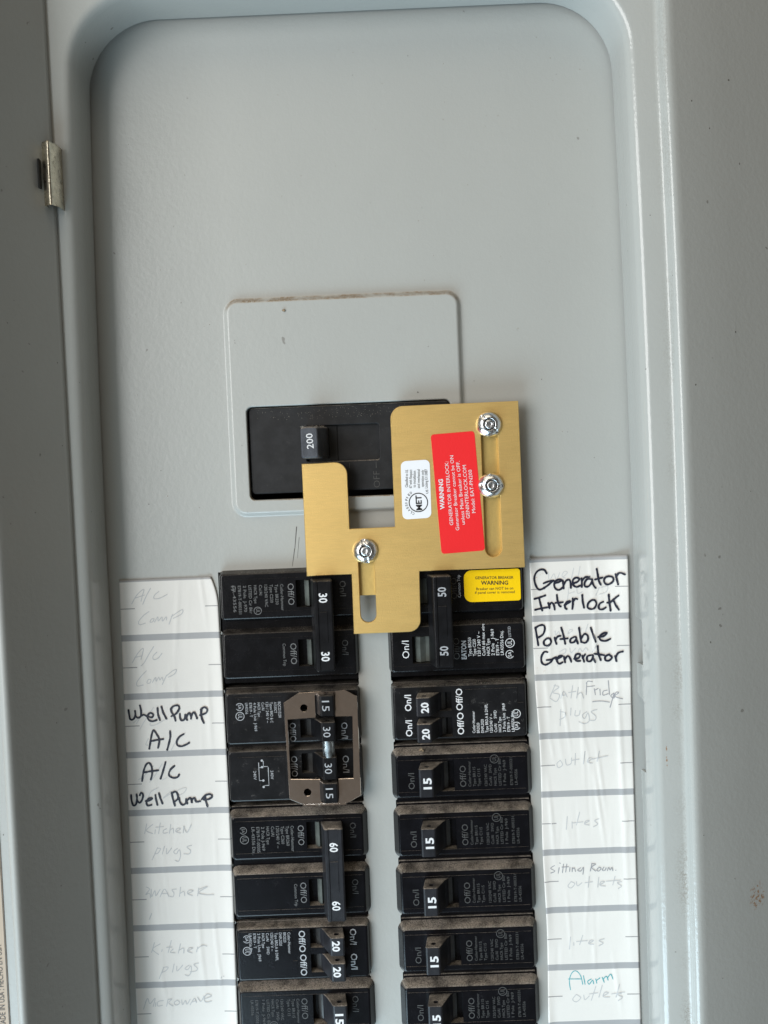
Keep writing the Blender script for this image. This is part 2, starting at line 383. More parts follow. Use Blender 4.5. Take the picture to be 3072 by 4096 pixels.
def ring(mb, cx, cv, r0, r1, w, a0=0, a1=360, n=24):
    A = mb.add([(x, y, w) for x, y in arc(cx, cv, r0, a0, a1, n)])
    B = mb.add([(x, y, w) for x, y in arc(cx, cv, r1, a0, a1, n)])
    mb.strip(A, B, closed=False)
WRITING = [
('R','K','Generator',[[750,164,741,179,724,181,707,171,697,151,698,126,709,101,723,96,748,109,767,124,777,132],[736,122,755,129,778,132],[781,120,801,125,814,133,801,136,786,129,780,114,785,98,800,91,819,103],[817,131,819,115,820,97],[819,109,832,130,845,133,850,120,851,98],[859,117,878,122,888,134,876,141,861,132,861,111,874,101,890,106],[897,137,898,118,897,100],[898,125,913,141,931,142],[937,132,922,133,910,118,911,102,927,102,940,120,942,132],[941,123,948,104,956,94],[963,175,967,147,971,122,978,107],[955,130,986,137],[1011,142,997,136,992,121,1001,108,1016,109,1031,122,1028,138,1011,142],[1041,150,1045,128,1050,106],[1043,137,1052,153,1064,155,1079,148]]),
('R','K','Interlock',[[694,57,719,63,741,70],[714,59,719,35,726,6],[695,10,723,15,751,19],[752,37,756,25,757,15],[756,28,767,38,776,27,779,8],[790,70,792,48,798,26,805,20],[783,36,814,38],[821,25,838,34,848,41,832,39,823,25,824,13,830,8],[857,52,857,30,854,8],[857,36,867,51,876,49],[898,66,899,38,904,11],[937,42,923,30,919,12,933,4,948,8,957,26,950,42,937,42],[986,33,974,28,966,15,970,2,985,2,996,9],[1010,63,1012,30,1016,-6],[1050,58,1033,45,1015,30,1003,29],[1030,36,1038,17,1050,-2]]),
('R','K','Portable',[[694,-66,699,-104,704,-143],[693,-68,712,-58,730,-58,734,-74,726,-96,707,-109],[741,-115,728,-127,730,-142,746,-146,759,-131,753,-115,741,-115],[775,-113,777,-126,782,-140],[777,-126,787,-109,800,-106],[804,-71,812,-102,819,-141],[799,-120,830,-118],[858,-113,842,-122,842,-136,857,-135,867,-120,864,-113],[867,-123,873,-142],[880,-74,883,-102,887,-136],[887,-121,902,-102,915,-109,916,-128,904,-140,887,-135],[930,-76,939,-107,949,-137],[960,-117,982,-115,998,-101,982,-102,966,-116,970,-130,990,-135,1011,-127]]),
('R','K','Generator',[[742,-174,729,-172,716,-192,716,-217,731,-228,753,-218,766,-203,778,-199],[738,-208,756,-206,778,-197],[778,-207,797,-198,806,-192,791,-193,781,-210,790,-226,805,-220],[812,-196,816,-221],[815,-208,828,-193,837,-203,842,-219],[855,-207,874,-204,881,-189,865,-188,858,-204,864,-216,880,-217],[890,-195,897,-221],[891,-205,902,-190],[927,-194,911,-199,911,-218,926,-219,936,-200,933,-194],[934,-203,944,-224],[957,-156,959,-189,968,-217],[942,-188,982,-196],[1004,-194,988,-202,988,-218,1003,-220,1016,-207,1004,-194],[1029,-201,1034,-223],[1031,-210,1041,-189,1062,-182]]),
('L','K','Well Pump',[[-1064,-355,-1062,-375,-1058,-395,-1045,-395,-1036,-379,-1036,-359],[-1036,-379,-1028,-389,-1014,-385,-1010,-363,-1014,-337],[-1012,-382,-999,-377,-989,-383],[-986,-383,-966,-390,-958,-379,-971,-370,-984,-384,-978,-401,-962,-407,-945,-402],[-939,-350,-938,-377,-931,-403],[-922,-345,-915,-372,-903,-398],[-882,-356,-879,-371,-869,-388,-864,-408],[-882,-359,-872,-346,-852,-342,-845,-355,-860,-377,-880,-388],[-844,-380,-844,-397,-836,-409,-824,-401,-821,-384],[-820,-390,-814,-407],[-817,-393,-804,-376,-797,-388,-797,-402],[-796,-391,-784,-374,-776,-386,-771,-402],[-751,-364,-753,-387,-749,-407,-743,-422],[-753,-364,-738,-354,-725,-363,-731,-379,-757,-388]]),
('L','K','A/C',[[-983,-526,-977,-497,-969,-463,-961,-446,-948,-464,-938,-487,-942,-512,-945,-523],[-977,-494,-949,-489,-921,-486],[-890,-453,-890,-477,-898,-508,-906,-533],[-832,-468,-851,-479,-863,-498,-861,-515,-844,-520,-824,-514,-810,-506]]),
('L','K','A/C',[[-1021,-665,-1014,-628,-1002,-597,-988,-587,-977,-604,-976,-635,-983,-660],[-1009,-628,-981,-624,-949,-621],[-916,-587,-924,-612,-934,-640,-941,-658],[-879,-605,-897,-621,-904,-644,-887,-656,-868,-654,-860,-643]]),
('L','K','Well Pump',[[-1072,-725,-1071,-748,-1064,-771,-1053,-766,-1047,-743,-1048,-723],[-1048,-746,-1038,-760,-1027,-750,-1020,-727,-1028,-715,-1034,-727],[-1010,-753,-993,-751,-981,-743,-995,-742,-1007,-756,-1003,-773,-986,-771],[-967,-729,-965,-749,-960,-772],[-951,-721,-945,-747,-938,-767],[-896,-720,-893,-743,-885,-778],[-896,-723,-879,-717,-870,-733,-872,-750,-887,-761],[-866,-744,-862,-764,-851,-776,-837,-768,-835,-751],[-835,-754,-831,-771],[-831,-757,-816,-746,-811,-766],[-811,-755,-799,-747,-792,-764,-775,-762],[-754,-743,-750,-766,-744,-786],[-758,-757,-738,-755,-722,-744,-729,-734,-748,-736,-767,-754]]),
('L','P','A/C',[[-1027,103,-1003,140,-972,164,-980,135,-986,113],[-1012,127,-971,139],[-943,167,-963,134,-980,99],[-908,152,-927,137,-930,122,-905,123,-873,138]]),
('L','P','Comp',[[-955,67,-980,50,-1002,24,-996,12,-973,18],[-945,35,-953,22,-942,22,-934,35,-945,35],[-933,21,-918,43,-917,25,-900,42,-899,24,-882,42,-881,28],[-855,50,-871,10],[-860,41,-828,62,-810,70,-815,52,-852,34]]),
('L','P','A/C',[[-1037,-150,-1011,-110,-987,-91,-999,-138],[-1025,-128,-994,-122],[-942,-84,-967,-121,-986,-152,-1000,-165],[-930,-109,-947,-126,-945,-140,-927,-136,-908,-115]]),
('L','P','Comp',[[-979,-188,-1002,-210,-1022,-236,-1020,-252,-995,-248],[-972,-225,-979,-240,-966,-241,-961,-227,-972,-225],[-955,-239,-940,-217,-939,-235,-927,-217,-923,-231,-913,-218,-909,-232],[-893,-210,-913,-249],[-895,-214,-867,-193,-849,-187,-859,-206,-886,-219]]),
('L','F','A/C',[[-1046,-412,-1022,-391],[-1033,-415,-1017,-391],[-1019,-439,-998,-406,-956,-347],[-973,-415,-974,-425,-954,-424,-926,-411,-914,-403],[-891,-539,-860,-490,-825,-463],[-985,-482,-998,-507,-989,-510]]),
('L','F','A/C',[[-1036,-658,-1013,-645,-969,-602],[-989,-672,-965,-644,-932,-594],[-933,-664,-915,-655],[-954,-697,-983,-712,-998,-736],[-934,-742,-902,-717],[-934,-745,-902,-726,-851,-705,-832,-703,-843,-723,-863,-733]]),
('L','P','Kitchen',[[-1011,-854,-1022,-896],[-985,-857,-1014,-882,-987,-897],[-975,-881,-978,-898],[-952,-852,-962,-898],[-972,-870,-939,-868],[-926,-878,-940,-885,-941,-897,-922,-895],[-907,-860,-915,-898],[-912,-886,-898,-877,-897,-898],[-885,-892,-866,-881,-880,-878,-887,-892,-867,-899],[-851,-869,-855,-898],[-851,-869,-839,-898,-819,-864]]),
('L','P','plugs',[[-969,-959,-995,-1012],[-972,-964,-956,-964,-968,-983,-982,-987],[-939,-955,-950,-988],[-930,-965,-931,-989,-909,-964],[-884,-967,-901,-980,-890,-990,-875,-972,-872,-1000,-882,-1023,-896,-1018],[-821,-955,-842,-961,-827,-978,-834,-992,-857,-991]]),
('L','P','Washer',[[-1027,-1131,-1013,-1141,-1031,-1164,-1014,-1158,-1011,-1179],[-1006,-1141,-1006,-1174,-990,-1147,-987,-1170,-967,-1143],[-969,-1176,-948,-1143,-931,-1175],[-959,-1162,-935,-1163],[-897,-1145,-916,-1147,-908,-1162,-913,-1178,-927,-1175],[-878,-1137,-885,-1177],[-882,-1165,-865,-1156,-862,-1175],[-847,-1166,-824,-1155,-842,-1152,-850,-1166,-829,-1176],[-800,-1144,-806,-1177],[-800,-1149,-762,-1139,-801,-1163,-773,-1174,-736,-1175],[-1009,-1248,-1020,-1273]]),
('L','P','Kitchen',[[-1004,-1378,-1018,-1420],[-979,-1384,-1013,-1406,-988,-1431],[-971,-1410,-974,-1417],[-930,-1371,-946,-1423],[-952,-1401,-929,-1400],[-924,-1409,-937,-1423,-916,-1426],[-891,-1387,-902,-1427],[-897,-1415,-878,-1406,-879,-1428],[-860,-1419,-838,-1408,-854,-1407,-862,-1421,-842,-1429],[-817,-1404,-823,-1425],[-820,-1413,-798,-1397,-777,-1401]]),
('L','P','plugs',[[-968,-1488,-991,-1538],[-970,-1488,-949,-1489,-962,-1505,-978,-1509],[-923,-1476,-932,-1511],[-912,-1486,-911,-1507,-886,-1482],[-858,-1483,-877,-1497,-864,-1502,-851,-1486,-850,-1512,-863,-1530,-877,-1525],[-816,-1475,-837,-1481,-822,-1499,-831,-1510,-855,-1512],[-721,-1545,-719,-1540],[-712,-1537,-709,-1538]]),
('L','P','Microwave',[[-1066,-1671,-1047,-1624,-1037,-1648,-1014,-1625,-1023,-1660],[-1011,-1644,-1014,-1661],[-978,-1636,-1001,-1640,-1004,-1659,-983,-1657],[-956,-1629,-965,-1662],[-956,-1632,-940,-1630,-955,-1646,-937,-1661],[-917,-1636,-931,-1647,-923,-1659,-906,-1648,-917,-1636],[-898,-1636,-895,-1658,-882,-1639,-876,-1656,-861,-1635],[-862,-1659,-842,-1631,-834,-1650],[-854,-1647,-836,-1643],[-828,-1627,-815,-1646,-800,-1623],[-800,-1635,-767,-1624,-785,-1614,-800,-1633,-792,-1650,-768,-1646]]),
('R','F','well',[[758,169,761,133,781,161,790,134,806,165],[819,145,839,164,825,169,815,150,829,140],[866,182,855,139],[893,188,882,138]]),
('R','F','pump',[[842,101,835,43],[841,74,865,80],[876,94,880,72,899,79],[972,95,956,62],[967,91,1006,99,1000,75,971,66]]),
('R','F','well',[[778,-84,780,-103,793,-87,797,-104],[836,-98,853,-84,841,-81,833,-98],[892,-76,886,-95],[919,-60,906,-96]]),
('R','F','pump',[[783,-237,794,-184],[794,-175,819,-163,818,-180,794,-187],[838,-162,843,-181,862,-163],[872,-178,882,-163,891,-178,906,-162,915,-174],[955,-147,934,-180]]),
('R','P','Bath',[[771,-315,747,-368],[766,-320,787,-326,760,-349,788,-360,773,-389,747,-373],[793,-375,806,-346,820,-371],[798,-363,817,-361],[845,-323,836,-376],[827,-352,857,-348],[869,-331,860,-377],[863,-363,881,-354,889,-378]]),
('R','D','Fridge',[[906,-315,902,-364],[904,-315,911,-306,930,-309],[906,-330,939,-327],[937,-339,941,-366],[939,-346,954,-339],[961,-342,962,-367],[992,-348,975,-352,974,-369,996,-363],[998,-307,1001,-368],[1021,-361,1006,-373,1020,-383,1021,-364,1002,-422],[1020,-374,1040,-360,1030,-357,1023,-374,1039,-382,1056,-387],[928,-395,966,-394,1000,-400]]),
('R','P','plugs',[[791,-424,786,-494],[788,-433,810,-439,805,-458,785,-467],[835,-420,832,-450],[854,-431,851,-453,868,-451,873,-432],[902,-438,882,-452,892,-467,907,-443,911,-477,891,-489,867,-480],[946,-430,921,-438,940,-459,935,-476,915,-475]]),
('R','P','outlet',[[782,-644,767,-658,773,-676,791,-664,782,-644],[804,-640,808,-665,827,-660,830,-636],[848,-617,844,-666],[832,-646,862,-642],[889,-609,880,-663],[900,-653,920,-642,905,-639,898,-656,919,-662],[950,-611,939,-655],[920,-644,986,-632]]),
('R','P','lites',[[804,-890,798,-946],[824,-914,823,-942],[858,-873,842,-929],[828,-919,870,-916],[879,-923,898,-912,884,-912,877,-926,897,-931],[939,-905,921,-913,934,-928,915,-939]]),
('R','D','Sitting Room',[[742,-1103,725,-1114,743,-1127,725,-1135],[762,-1113,757,-1137],[765,-1092,767,-1095],[781,-1098,775,-1135],[795,-1098,789,-1133],[774,-1111,802,-1110],[808,-1113,806,-1131],[818,-1115,817,-1132],[817,-1122,827,-1116,831,-1132],[854,-1117,840,-1126,854,-1131,866,-1115,863,-1145],[903,-1100,895,-1132],[901,-1100,919,-1103,901,-1116,918,-1133],[933,-1117,923,-1129,932,-1134,942,-1122,933,-1117],[954,-1118,946,-1130,958,-1132,963,-1121],[969,-1133,974,-1119,981,-1131,988,-1119,992,-1134],[1004,-1132,1005,-1133]]),
('R','P','outlets',[[811,-1176,797,-1195,810,-1204,827,-1186,811,-1176],[834,-1177,838,-1196,857,-1183],[890,-1156,884,-1203],[871,-1183,903,-1180],[931,-1162,925,-1204],[935,-1195,956,-1182,940,-1181,935,-1197,958,-1201],[1001,-1160,990,-1197],[963,-1180,1023,-1177],[1028,-1184,1009,-1188,1027,-1203,1013,-1214]]),
('R','P','lites',[[801,-1419,794,-1473],[814,-1445,814,-1457],[854,-1414,839,-1455],[826,-1441,872,-1438],[881,-1450,900,-1439,886,-1438,878,-1452,899,-1455],[946,-1433,923,-1440,941,-1452,922,-1463]]),
('R','G','Alarm',[[793,-1653,790,-1610,803,-1577,821,-1571,839,-1593,847,-1631],[786,-1605,843,-1607],[851,-1593,857,-1631],[885,-1609,869,-1618,875,-1632,890,-1614,894,-1630],[904,-1609,908,-1628],[906,-1617,922,-1605],[932,-1603,940,-1625],[936,-1611,950,-1599,957,-1616],[955,-1606,969,-1590,978,-1612]]),
('R','P','outlets',[[818,-1675,801,-1696,817,-1708,836,-1690,818,-1675],[850,-1679,854,-1700,873,-1684],[903,-1643,882,-1703],[874,-1675,911,-1671],[931,-1639,915,-1690],[934,-1686,957,-1673,941,-1670,934,-1689,961,-1692],[1005,-1637,989,-1693],[971,-1678,1027,-1671],[1013,-1675,994,-1681,1017,-1694,998,-1708]]),
]
# ================================================================== THE PANEL
panel = thing('electrical_panel', 'grey painted steel breaker panel front with a rounded recessed opening', 'breaker panel')

def half(v):                     # half width of the recess, a touch narrower towards its top
    return 111.8 - 2.6 * (max(0.0, v - 10) / 200) ** 2
TOPV, RC = 253.9, 30.0

# --- recess outline, from bottom left over the top to bottom right, with outward normals
NOTCH = [(-2.6, 2.2), (-3.6, 12.8), (-22.0, 12.8), (-22.9, 2.2), (-36.0, 2.2), (-37.4, 12.8), (-67.4, 12.8), (-68.2, 4.6), (-80.5, 4.6), (-80.9, 5.6)]
outl = []
for v in list(range(-215, 220, 12)) + [221]:
    outl.append((-half(v), v, -1, 0, 2.2))
xc = half(224) - RC
for i in range(1, 13):
    a = math.radians(180 - 90 * i / 13)
    outl.append((-xc + RC * math.cos(a), TOPV - RC + RC * math.sin(a), math.cos(a), math.sin(a), 2.2))
for i in range(0, 9):
    x = -xc + 2 * xc * i / 8
    outl.append((x, TOPV, 0, 1, 2.2))
for i in range(1, 13):
    a = math.radians(90 - 90 * i / 13)
    outl.append((xc + RC * math.cos(a), TOPV - RC + RC * math.sin(a), math.cos(a), math.sin(a), 2.2))
right = [(float(v), 2.2) for v in range(221, 0, -12)] + NOTCH + [(float(v), 5.6) for v in range(-92, -216, -12)]
for v, tip in right:
    outl.append((half(v), v, 1, 0, tip))

PROFILE = [(0.0, 14.0), (0.15, 22.6), (0.5, 24.3), (1.2, 25.7), (2.2, 26.6), (3.6, 27.0), (10.4, 27.0), (11.7, 27.15), (12.3, 27.8), (12.7, 29.2), (13.1, 30.4),
           (13.8, 31.2), (14.8, 31.5), (16.2, 31.3), (18.0, 30.7), (40, 20.5), (95, -6)]
mb = MB()
rings = [mb.add([(x, v, t) for x, v, nx, nv, t in outl])]
def outer_ring(d, w):
    # beyond the lip the frame is squarer than the recess: its own tighter corner, further above the recess
    if d < 10: return [(x + nx * d, v + nv * d, w) for x, v, nx, nv, t in outl]
    X, V, r2 = half(224) + d, TOPV + 16 + d, max(4.0, d - 6.0)
    pts = []
    for x, v, nx, nv, t in outl:
        if nv == 0: pts.append((x + nx * d, v, w))
        elif nx == 0: pts.append((x / xc * (X - r2), V, w))
        else: pts.append((math.copysign(X - r2, nx) + r2 * nx, V - r2 + r2 * nv, w))
    return pts
for d, w in PROFILE:
    rings.append(mb.add(outer_ring(d, w)))
for k, (a, b) in enumerate(zip(rings, rings[1:])):
    mb.strip(a, b, closed=False, smooth=True)
# the sheet's own thickness at the cut edge of the flange
e2 = mb.add([(x + nx * 1.3, v + nv * 1.3, t) for x, v, nx, nv, t in outl])
e3 = mb.add([(x + nx * 1.3, v + nv * 1.3, 22.0) for x, v, nx, nv, t in outl])
e1 = mb.add([mb.v[i] for i in rings[0]])
mb.strip(e2, e1, closed=False); mb.strip(e3, e2, closed=False)
build('trim_frame', mb, M['trim'], panel)

# --- the dead front sheet with its stamped plate and the breaker openings
mb = MB()
def jag(x, v0, v1, side, rows):
    """column edge with the little stubs the twist-outs leave"""
    pts = []
    for r in rows:
        pts += [(x, r + 0.9), (x + side * 0.55, r + 0.45), (x + side * 0.55, r - 0.35), (x, r - 0.8)]
    pts = [(x, v1)] + pts + [(x, v0)]
    return pts
def column(x0, x1, v1, rows):
    l = jag(x0, -206, v1, 1, rows)            # down the left edge
    r = list(reversed(jag(x1, -206, v1, -1, rows)))
    return l + r
outer = [(-128, -214), (128, -214), (128, 262), (-128, 262)]
embo = rrect(-57.9, 42.9, 45.2, 138.1, 6.5, 6)
colL = column(-65.2, -6.9, 22.3, [-3.9 - 25.3 * k for k in range(7)])
colR = column(6.9, 65.2, 23.0, [-2.6 - 25.3 * k for k in range(8)])
ids = []
for lp in (outer, embo, colL, colR):
    ids.append(mb.add([(x, v, 0.0) for x, v in lp]))
mb.fill(ids)
for lp in ids[2:]:                            # turned-down edges of the column openings
    lo = mb.add([(mb.v[i][0], mb.v[i][1], -1.5) for i in lp]); mb.strip(lp, lo)
prev = ids[1]
for d, w in ((0.5, 0.12), (1.0, 0.7), (1.6, 1.9), (2.1, 2.4), (2.7, 2.5)):
    r = mb.add([(x, v, w) for x, v in offset(embo, d)]); mb.strip(prev, r, smooth=True); prev = r
opening = rrect(-49.6, 36.6, 52.6, 92.0, 2.4, 5)
op0 = mb.add([(x, v, 2.5) for x, v in offset(opening, -0.5)])
mb.fill([prev, op0])
o1 = mb.add([(x, v, 2.35) for x, v in offset(opening, -0.15)]); o2 = mb.add([(x, v, 2.0) for x, v in opening])
o3 = mb.add([(x, v, -2.0) for x, v in opening])
mb.strip(op0, o1, smooth=True); mb.strip(o1, o2, smooth=True); mb.strip(o2, o3)
build('dead_front', mb, M['paint'], panel)

mb = MB()
i0 = mb.add([(-127, -213, -40), (127, -213, -40), (127, 261, -40), (-127, 261, -40)]); mb.face(i0)
i1 = mb.add([(-127, -213, -2.2), (127, -213, -2.2), (127, 261, -2.2), (-127, 261, -2.2)]); mb.strip(i0, i1)
build('enclosure_box', mb, M['dark'], panel)

# scratches in the enamel
mb = MB()
def line(mb, p, q, wd, w):
    d = Vector(q) - Vector(p); n = Vector((-d.y, d.x)).normalized() * wd / 2
    mb.face(mb.add([(p[0] + n.x, p[1] + n.y, w), (p[0] - n.x, p[1] - n.y, w), (q[0] - n.x * .5, q[1] - n.y * .5, w), (q[0] + n.x * .5, q[1] + n.y * .5, w)]))
line(mb, (-30.7, 40.6), (-31.9, 31.0), 0.45, 0.06)
line(mb, (-31.95, 31.2), (-33.3, 23.6), 0.35, 0.06)
line(mb, (-29.8, 36.0), (-31.0, 27.0), 0.2, 0.06)
build('scratch', mb, M['scratch'], panel)

# ================================================================== DOOR AND HINGE
door = thing('panel_door', 'grey steel door swung open along the left edge of the panel', 'panel door', -117.2, 0)
prof = [(-0.2, 25.0), (-0.2, 29.0), (-0.5, 29.8), (-1.0, 30.6), (-15.6, 59.0), (-16.3, 60.6), (-17.0, 61.5), (-17.9, 61.9), (-18.8, 61.7), (-19.6, 60.8), (-20.6, 58.6), (-23.0, 53.0)]
mb = MB(); rr = []
for du, w in prof:
    rr.append(mb.add([(du, float(v), w) for v in (-230, 300)]))
for k, (a, b) in enumerate(zip(rr, rr[1:])):
    mb.face((a[0], a[1], b[1], b[0]), 0, smooth=(k > 2 or k < 2))
build('door_flange', mb, M['door'], door)
mb = MB(); mb.box(-130, -4.0, -230, 300, 31.0, 33.5)
build('door_panel', mb, M['door'], door)
lab = MB(); lab.box(-110, -34.2, -225, -36, 33.6, 33.9, b=0.05)
sticker = build('directory_sticker', lab, M['kraft'], door)
tx = MB()
write(tx, 'MADE IN USA ; HECHO EN USA', (-35.9, -154.5), (-35.9, -120.5), 2.3, 34.0, 0.0)
line(tx, (-34.5, -222), (-34.5, -78), 0.35, 34.0)
build('lettering', tx, M['ink_black'], sticker)

clip = thing('hinge_clip', 'small tarnished nickel hinge clip between the door and the panel frame', 'hinge', -116.0, 182.4)
mb = MB(); sec = [(-3.4, 33.0), (-3.2, 35.0), (-2.8, 35.5), (-0.4, 37.4), (0.0, 37.4), (0.4, 36.9), (1.5, 33.8), (1.8, 32.0), (1.9, 27.2)]
sec2 = [(a * 0.86, b - 0.9) for a, b in sec]
ra = [mb.add([(a, v + (0.5 if abs(a) > 3 else 0) * (1 if v < 0 else -1), b) for a, b in sec]) for v in (-12.2, -11.6, 0.0, 11.6, 12.2)]
rb = [mb.add([(a, v, b) for a, b in sec2]) for v in (-12.0, 12.0)]
for a, b in zip(ra, ra[1:]): mb.strip(a, b, closed=False, smooth=True)
mb.strip(rb[0], rb[1], closed=False); mb.strip(ra[0], rb[0], closed=False); mb.strip(ra[-1], rb[1], closed=False)
build('barrel', mb, M['clip'], clip)
mb = MB(); mb.box(-4.6, -3.9, -5.5, 5.5, 35.0, 37.6)
build('slot', mb, M['dark'], clip)

# ================================================================== MAIN BREAKER
main = thing('main_breaker', 'wide matt black main breaker with its handle marked 200', 'main breaker')
mb = MB()
face = rrect(-49.0, 36.2, 55.0, 91.6, 1.8, 5)
hole = rrect(-25.4, 6.3, 67.4, 83.4, 1.3, 5)
r0 = mb.add([(x, v, -12.0) for x, v in offset(face, -0.3)]); r1 = mb.add([(x, v, 0.0) for x, v in face])
r2 = mb.add([(x, v, 0.4) for x, v in offset(face, 0.2)]); r3 = mb.add([(x, v, 0.55) for x, v in offset(face, 0.7)])
mb.strip(r0, r1); mb.strip(r1, r2, smooth=True); mb.strip(r2, r3, smooth=True)
h0 = mb.add([(x, v, 0.55) for x, v in hole]); h1 = mb.add([(x, v, 0.1) for x, v in offset(hole, 0.42)]); h2 = mb.add([(x, v, -1.7) for x, v in offset(hole, 0.5)])
mb.fill([r3, h0]); mb.strip(h0, h1, smooth=True); mb.strip(h1, h2); mb.fill([h2])
build('body', mb, M['black_main'], main)
mb = MB()
cm = 75.7
rr = []
for ua, ub, ht, r_, w_ in ((-25.0, -15.6, 6.6, 0.6, -1.6), (-25.3, -16.2, 6.6, 0.8, 2.0), (-25.9, -18.1, 6.55, 1.0, 9.5), (-26.15, -18.75, 6.5, 1.1, 12.4), (-26.1, -18.95, 6.42, 1.1, 13.2), (-25.9, -19.2, 6.2, 1.0, 13.75), (-25.5, -19.6, 5.8, 0.8, 14.0)):
    rr.append(mb.add([(x, v, w_) for x, v in rrect(ua, ub, cm - ht, cm + ht, r_, 4)]))
for a, b_ in zip(rr, rr[1:]): mb.strip(a, b_, smooth=True)
mb.face(rr[-1])
hm = build('handle', mb, M['handle_main'], main)
mb = MB(); write(mb, '200', (-20.9, 73.2), (-21.2, 79.5), 2.7, 14.06, 0.008)
build('lettering', mb, M['ink_white'], hm)
mb = MB(); mb.box(-15.4, -11.8, 67.9, 82.9, -1.65, -1.2)
build('void_shade', mb, M['dark'], main)  # black slab standing for the deep shade in the void beside the handle
mb = MB(); write(mb, 'OFF', (5.6, 55.9), (5.6, 62.9), 2.7, 0.60, -0.012)
line(mb, (4.3, 64.2), (4.3, 67.0), 0.3, 0.60); line(mb, (-7.0, 64.6), (-7.0, 66.8), 0.25, 0.60)
build('lettering', mb, M['ink_dim'], main)

# ================================================================== BREAKERS
# local frame: u away from the centre strip, t along the text, w out
UF0, UF1, WF = 0.7, 56.8, 4.5
def nose(mb, t0, t1, holes=(), w0=-0.2, u0=UF0, u1=UF1, g=1.0):
    base = rrect(u0, u1, t0, t1, 1.4, 5)
    R = []
    for d, w in ((-g, w0), (-0.25, WF - 0.9), (0.0, WF - 0.35), (0.3, WF - 0.06), (0.75, WF)):
        R.append(mb.add([(a, b, w) for a, b in offset(base, d)]))
    for k, (a, b) in enumerate(zip(R, R[1:])): mb.strip(a, b, smooth=k > 0)
    H = []
    for hu0, hu1, ht0, ht1 in holes:
        hl = rrect(hu0, hu1, ht0, ht1, 0.3, 2)
        a = mb.add([(p, q, WF) for p, q in hl]); b = mb.add([(p, q, 0.6) for p, q in offset(hl, 0.15)])
        mb.strip(a, b); mb.fill([b]); H.append(a)
    mb.fill([R[-1]] + H)

def body_base(mb, t0, t1):
    mb.prism(rrect(-0.0, 57.7, t0, t1, 0.8, 2), -30, -0.2, b=0.3)

def ext(mb, sec, t0, t1, hole=None, b=0.25):
    """section in (u, w) drawn out along t, with an optional round hole through it"""
    hl = [circle(*hole, 10)] if hole else []
    mp = lambda p, q, h: (p, h, q)
    loops0 = []; loops1 = []
    for k, lp in enumerate([sec] + hl):
        inn = offset(lp, b if k == 0 else -0.05)
        a = mb.add([(p, t0, q) for p, q in inn]); a2 = mb.add([(p, t0 + b, q) for p, q in lp])
        c2 = mb.add([(p, t1 - b, q) for p, q in lp]); c = mb.add([(p, t1, q) for p, q in inn])
        mb.strip(a, a2); mb.strip(a2, c2); mb.strip(c2, c)
        loops0.append(a); loops1.append(c)
    mb.fill(loops0); mb.fill(loops1)

HSEC = [(11.6, 0.8), (10.1, 12.6), (10.3, 13.3), (10.8, 13.5), (15.4, 13.5), (15.9, 13.3), (16.3, 12.7), (19.6, 5.2), (21.2, 3.0), (21.2, 0.8)]
RSEC = [(18.0, 0.7), (18.0, 3.4), (19.2, 3.7), (21.0, 3.2), (22.8, 2.2), (23.6, 0.7)]
def lever(root, t0, t1, num, mat, nt0, nt1, cap=3.3, hole=True, sec=HSEC, nu=15.2, ink='ink_white', bold=0.03):
    mb = MB(); ext(mb, sec, t0, t1, hole=(13.6, 10.2, 1.05) if hole else None)
    h = build('handle', mb, M[mat], root)
    if num:
        mb = MB(); write(mb, num, (nu, nt0), (nu, nt1), cap, 13.57, bold)
        build('rating', mb, M[ink], h)
    mb = MB(); ext(mb, RSEC, t0 + 0.2, t1 - 0.2)
    build('rocker', mb, M['rocker'], root)
    return h

def spec(root, lines, ink, u0, du, t0, cw, cap, w=WF + 0.06, marks=()):
    mb = MB(); u = u0
    for s in lines:
        if isinstance(s, (int, float)): u += s; continue
        write(mb, s, (u, t0), (u, t0 + cw * len(s)), cap, w)
        u += du
    for kind, cu, ct, r in marks:
        if kind == 'UL':
            ring(mb, cu, ct, r - 0.28, r, w)
            write(mb, 'UL', (cu + r * .42, ct - r * .55), (cu + r * .42, ct + r * .55), r * 0.95, w)
        else:
            ring(mb, cu, ct, r - 0.25, r, w, 30, 330)
            write(mb, 'SA', (cu + r * .38, ct - r * .6), (cu + r * .38, ct + r * .6), r * 0.8, w)
    build('lettering', mb, M[ink], root)

def onoff(root, items, ink, cap=2.6, bold=0.0):
    mb = MB()
    for s, u, t0, t1 in items: write(mb, s, (u, t0), (u, t1), cap, WF + 0.06, bold)
    build('marking', mb, M[ink], root)

FINE15 = ['Cutler-Hammer', 'Type BR115', 'Type C115', 0.9, '120/240 VAC', 'Cu/Al   SWD', 'HACR Type', 'LISTED Cir Bkr', '1 Pole  J-969', 0.9, 'E7819-T-000331', 'LR-43556']

def make_single(label, x, v, flip, group):
    r = thing('single_pole_breaker', label, 'circuit breaker', x, v, flip, group)
    mb = MB(); body_base(mb, -12.5, 12.5); nose(mb, -9.3, 9.3, [(11.0, 25.4, -6.9, 6.2)], g=2.1)
    build('body', mb, M['black_dusty'], r)
    lever(r, -6.4, 5.6, '15', 'handle', -2.9, 1.9, cap=3.2)
    spec(r, FINE15, 'ink_dim', 32.4, 2.0, -5.3, 0.84, 1.15, marks=[('UL', 42.6, 6.2, 1.9)])
    onoff(r, [('On/I', 8.3, -5.6, 1.4), ('Off/O', 30.3, -5.4, 3.8)], 'ink_dim')
    mb = MB(); mb.box(1.6, 55.8, 6.75, 6.95, WF - 0.02, WF + 0.07, b=0.03)
    mb.box(1.6, 55.8, -7.05, -6.85, WF - 0.02, WF + 0.06, b=0.03)
    build('rib', mb, M['black_dusty'], r)
    return r

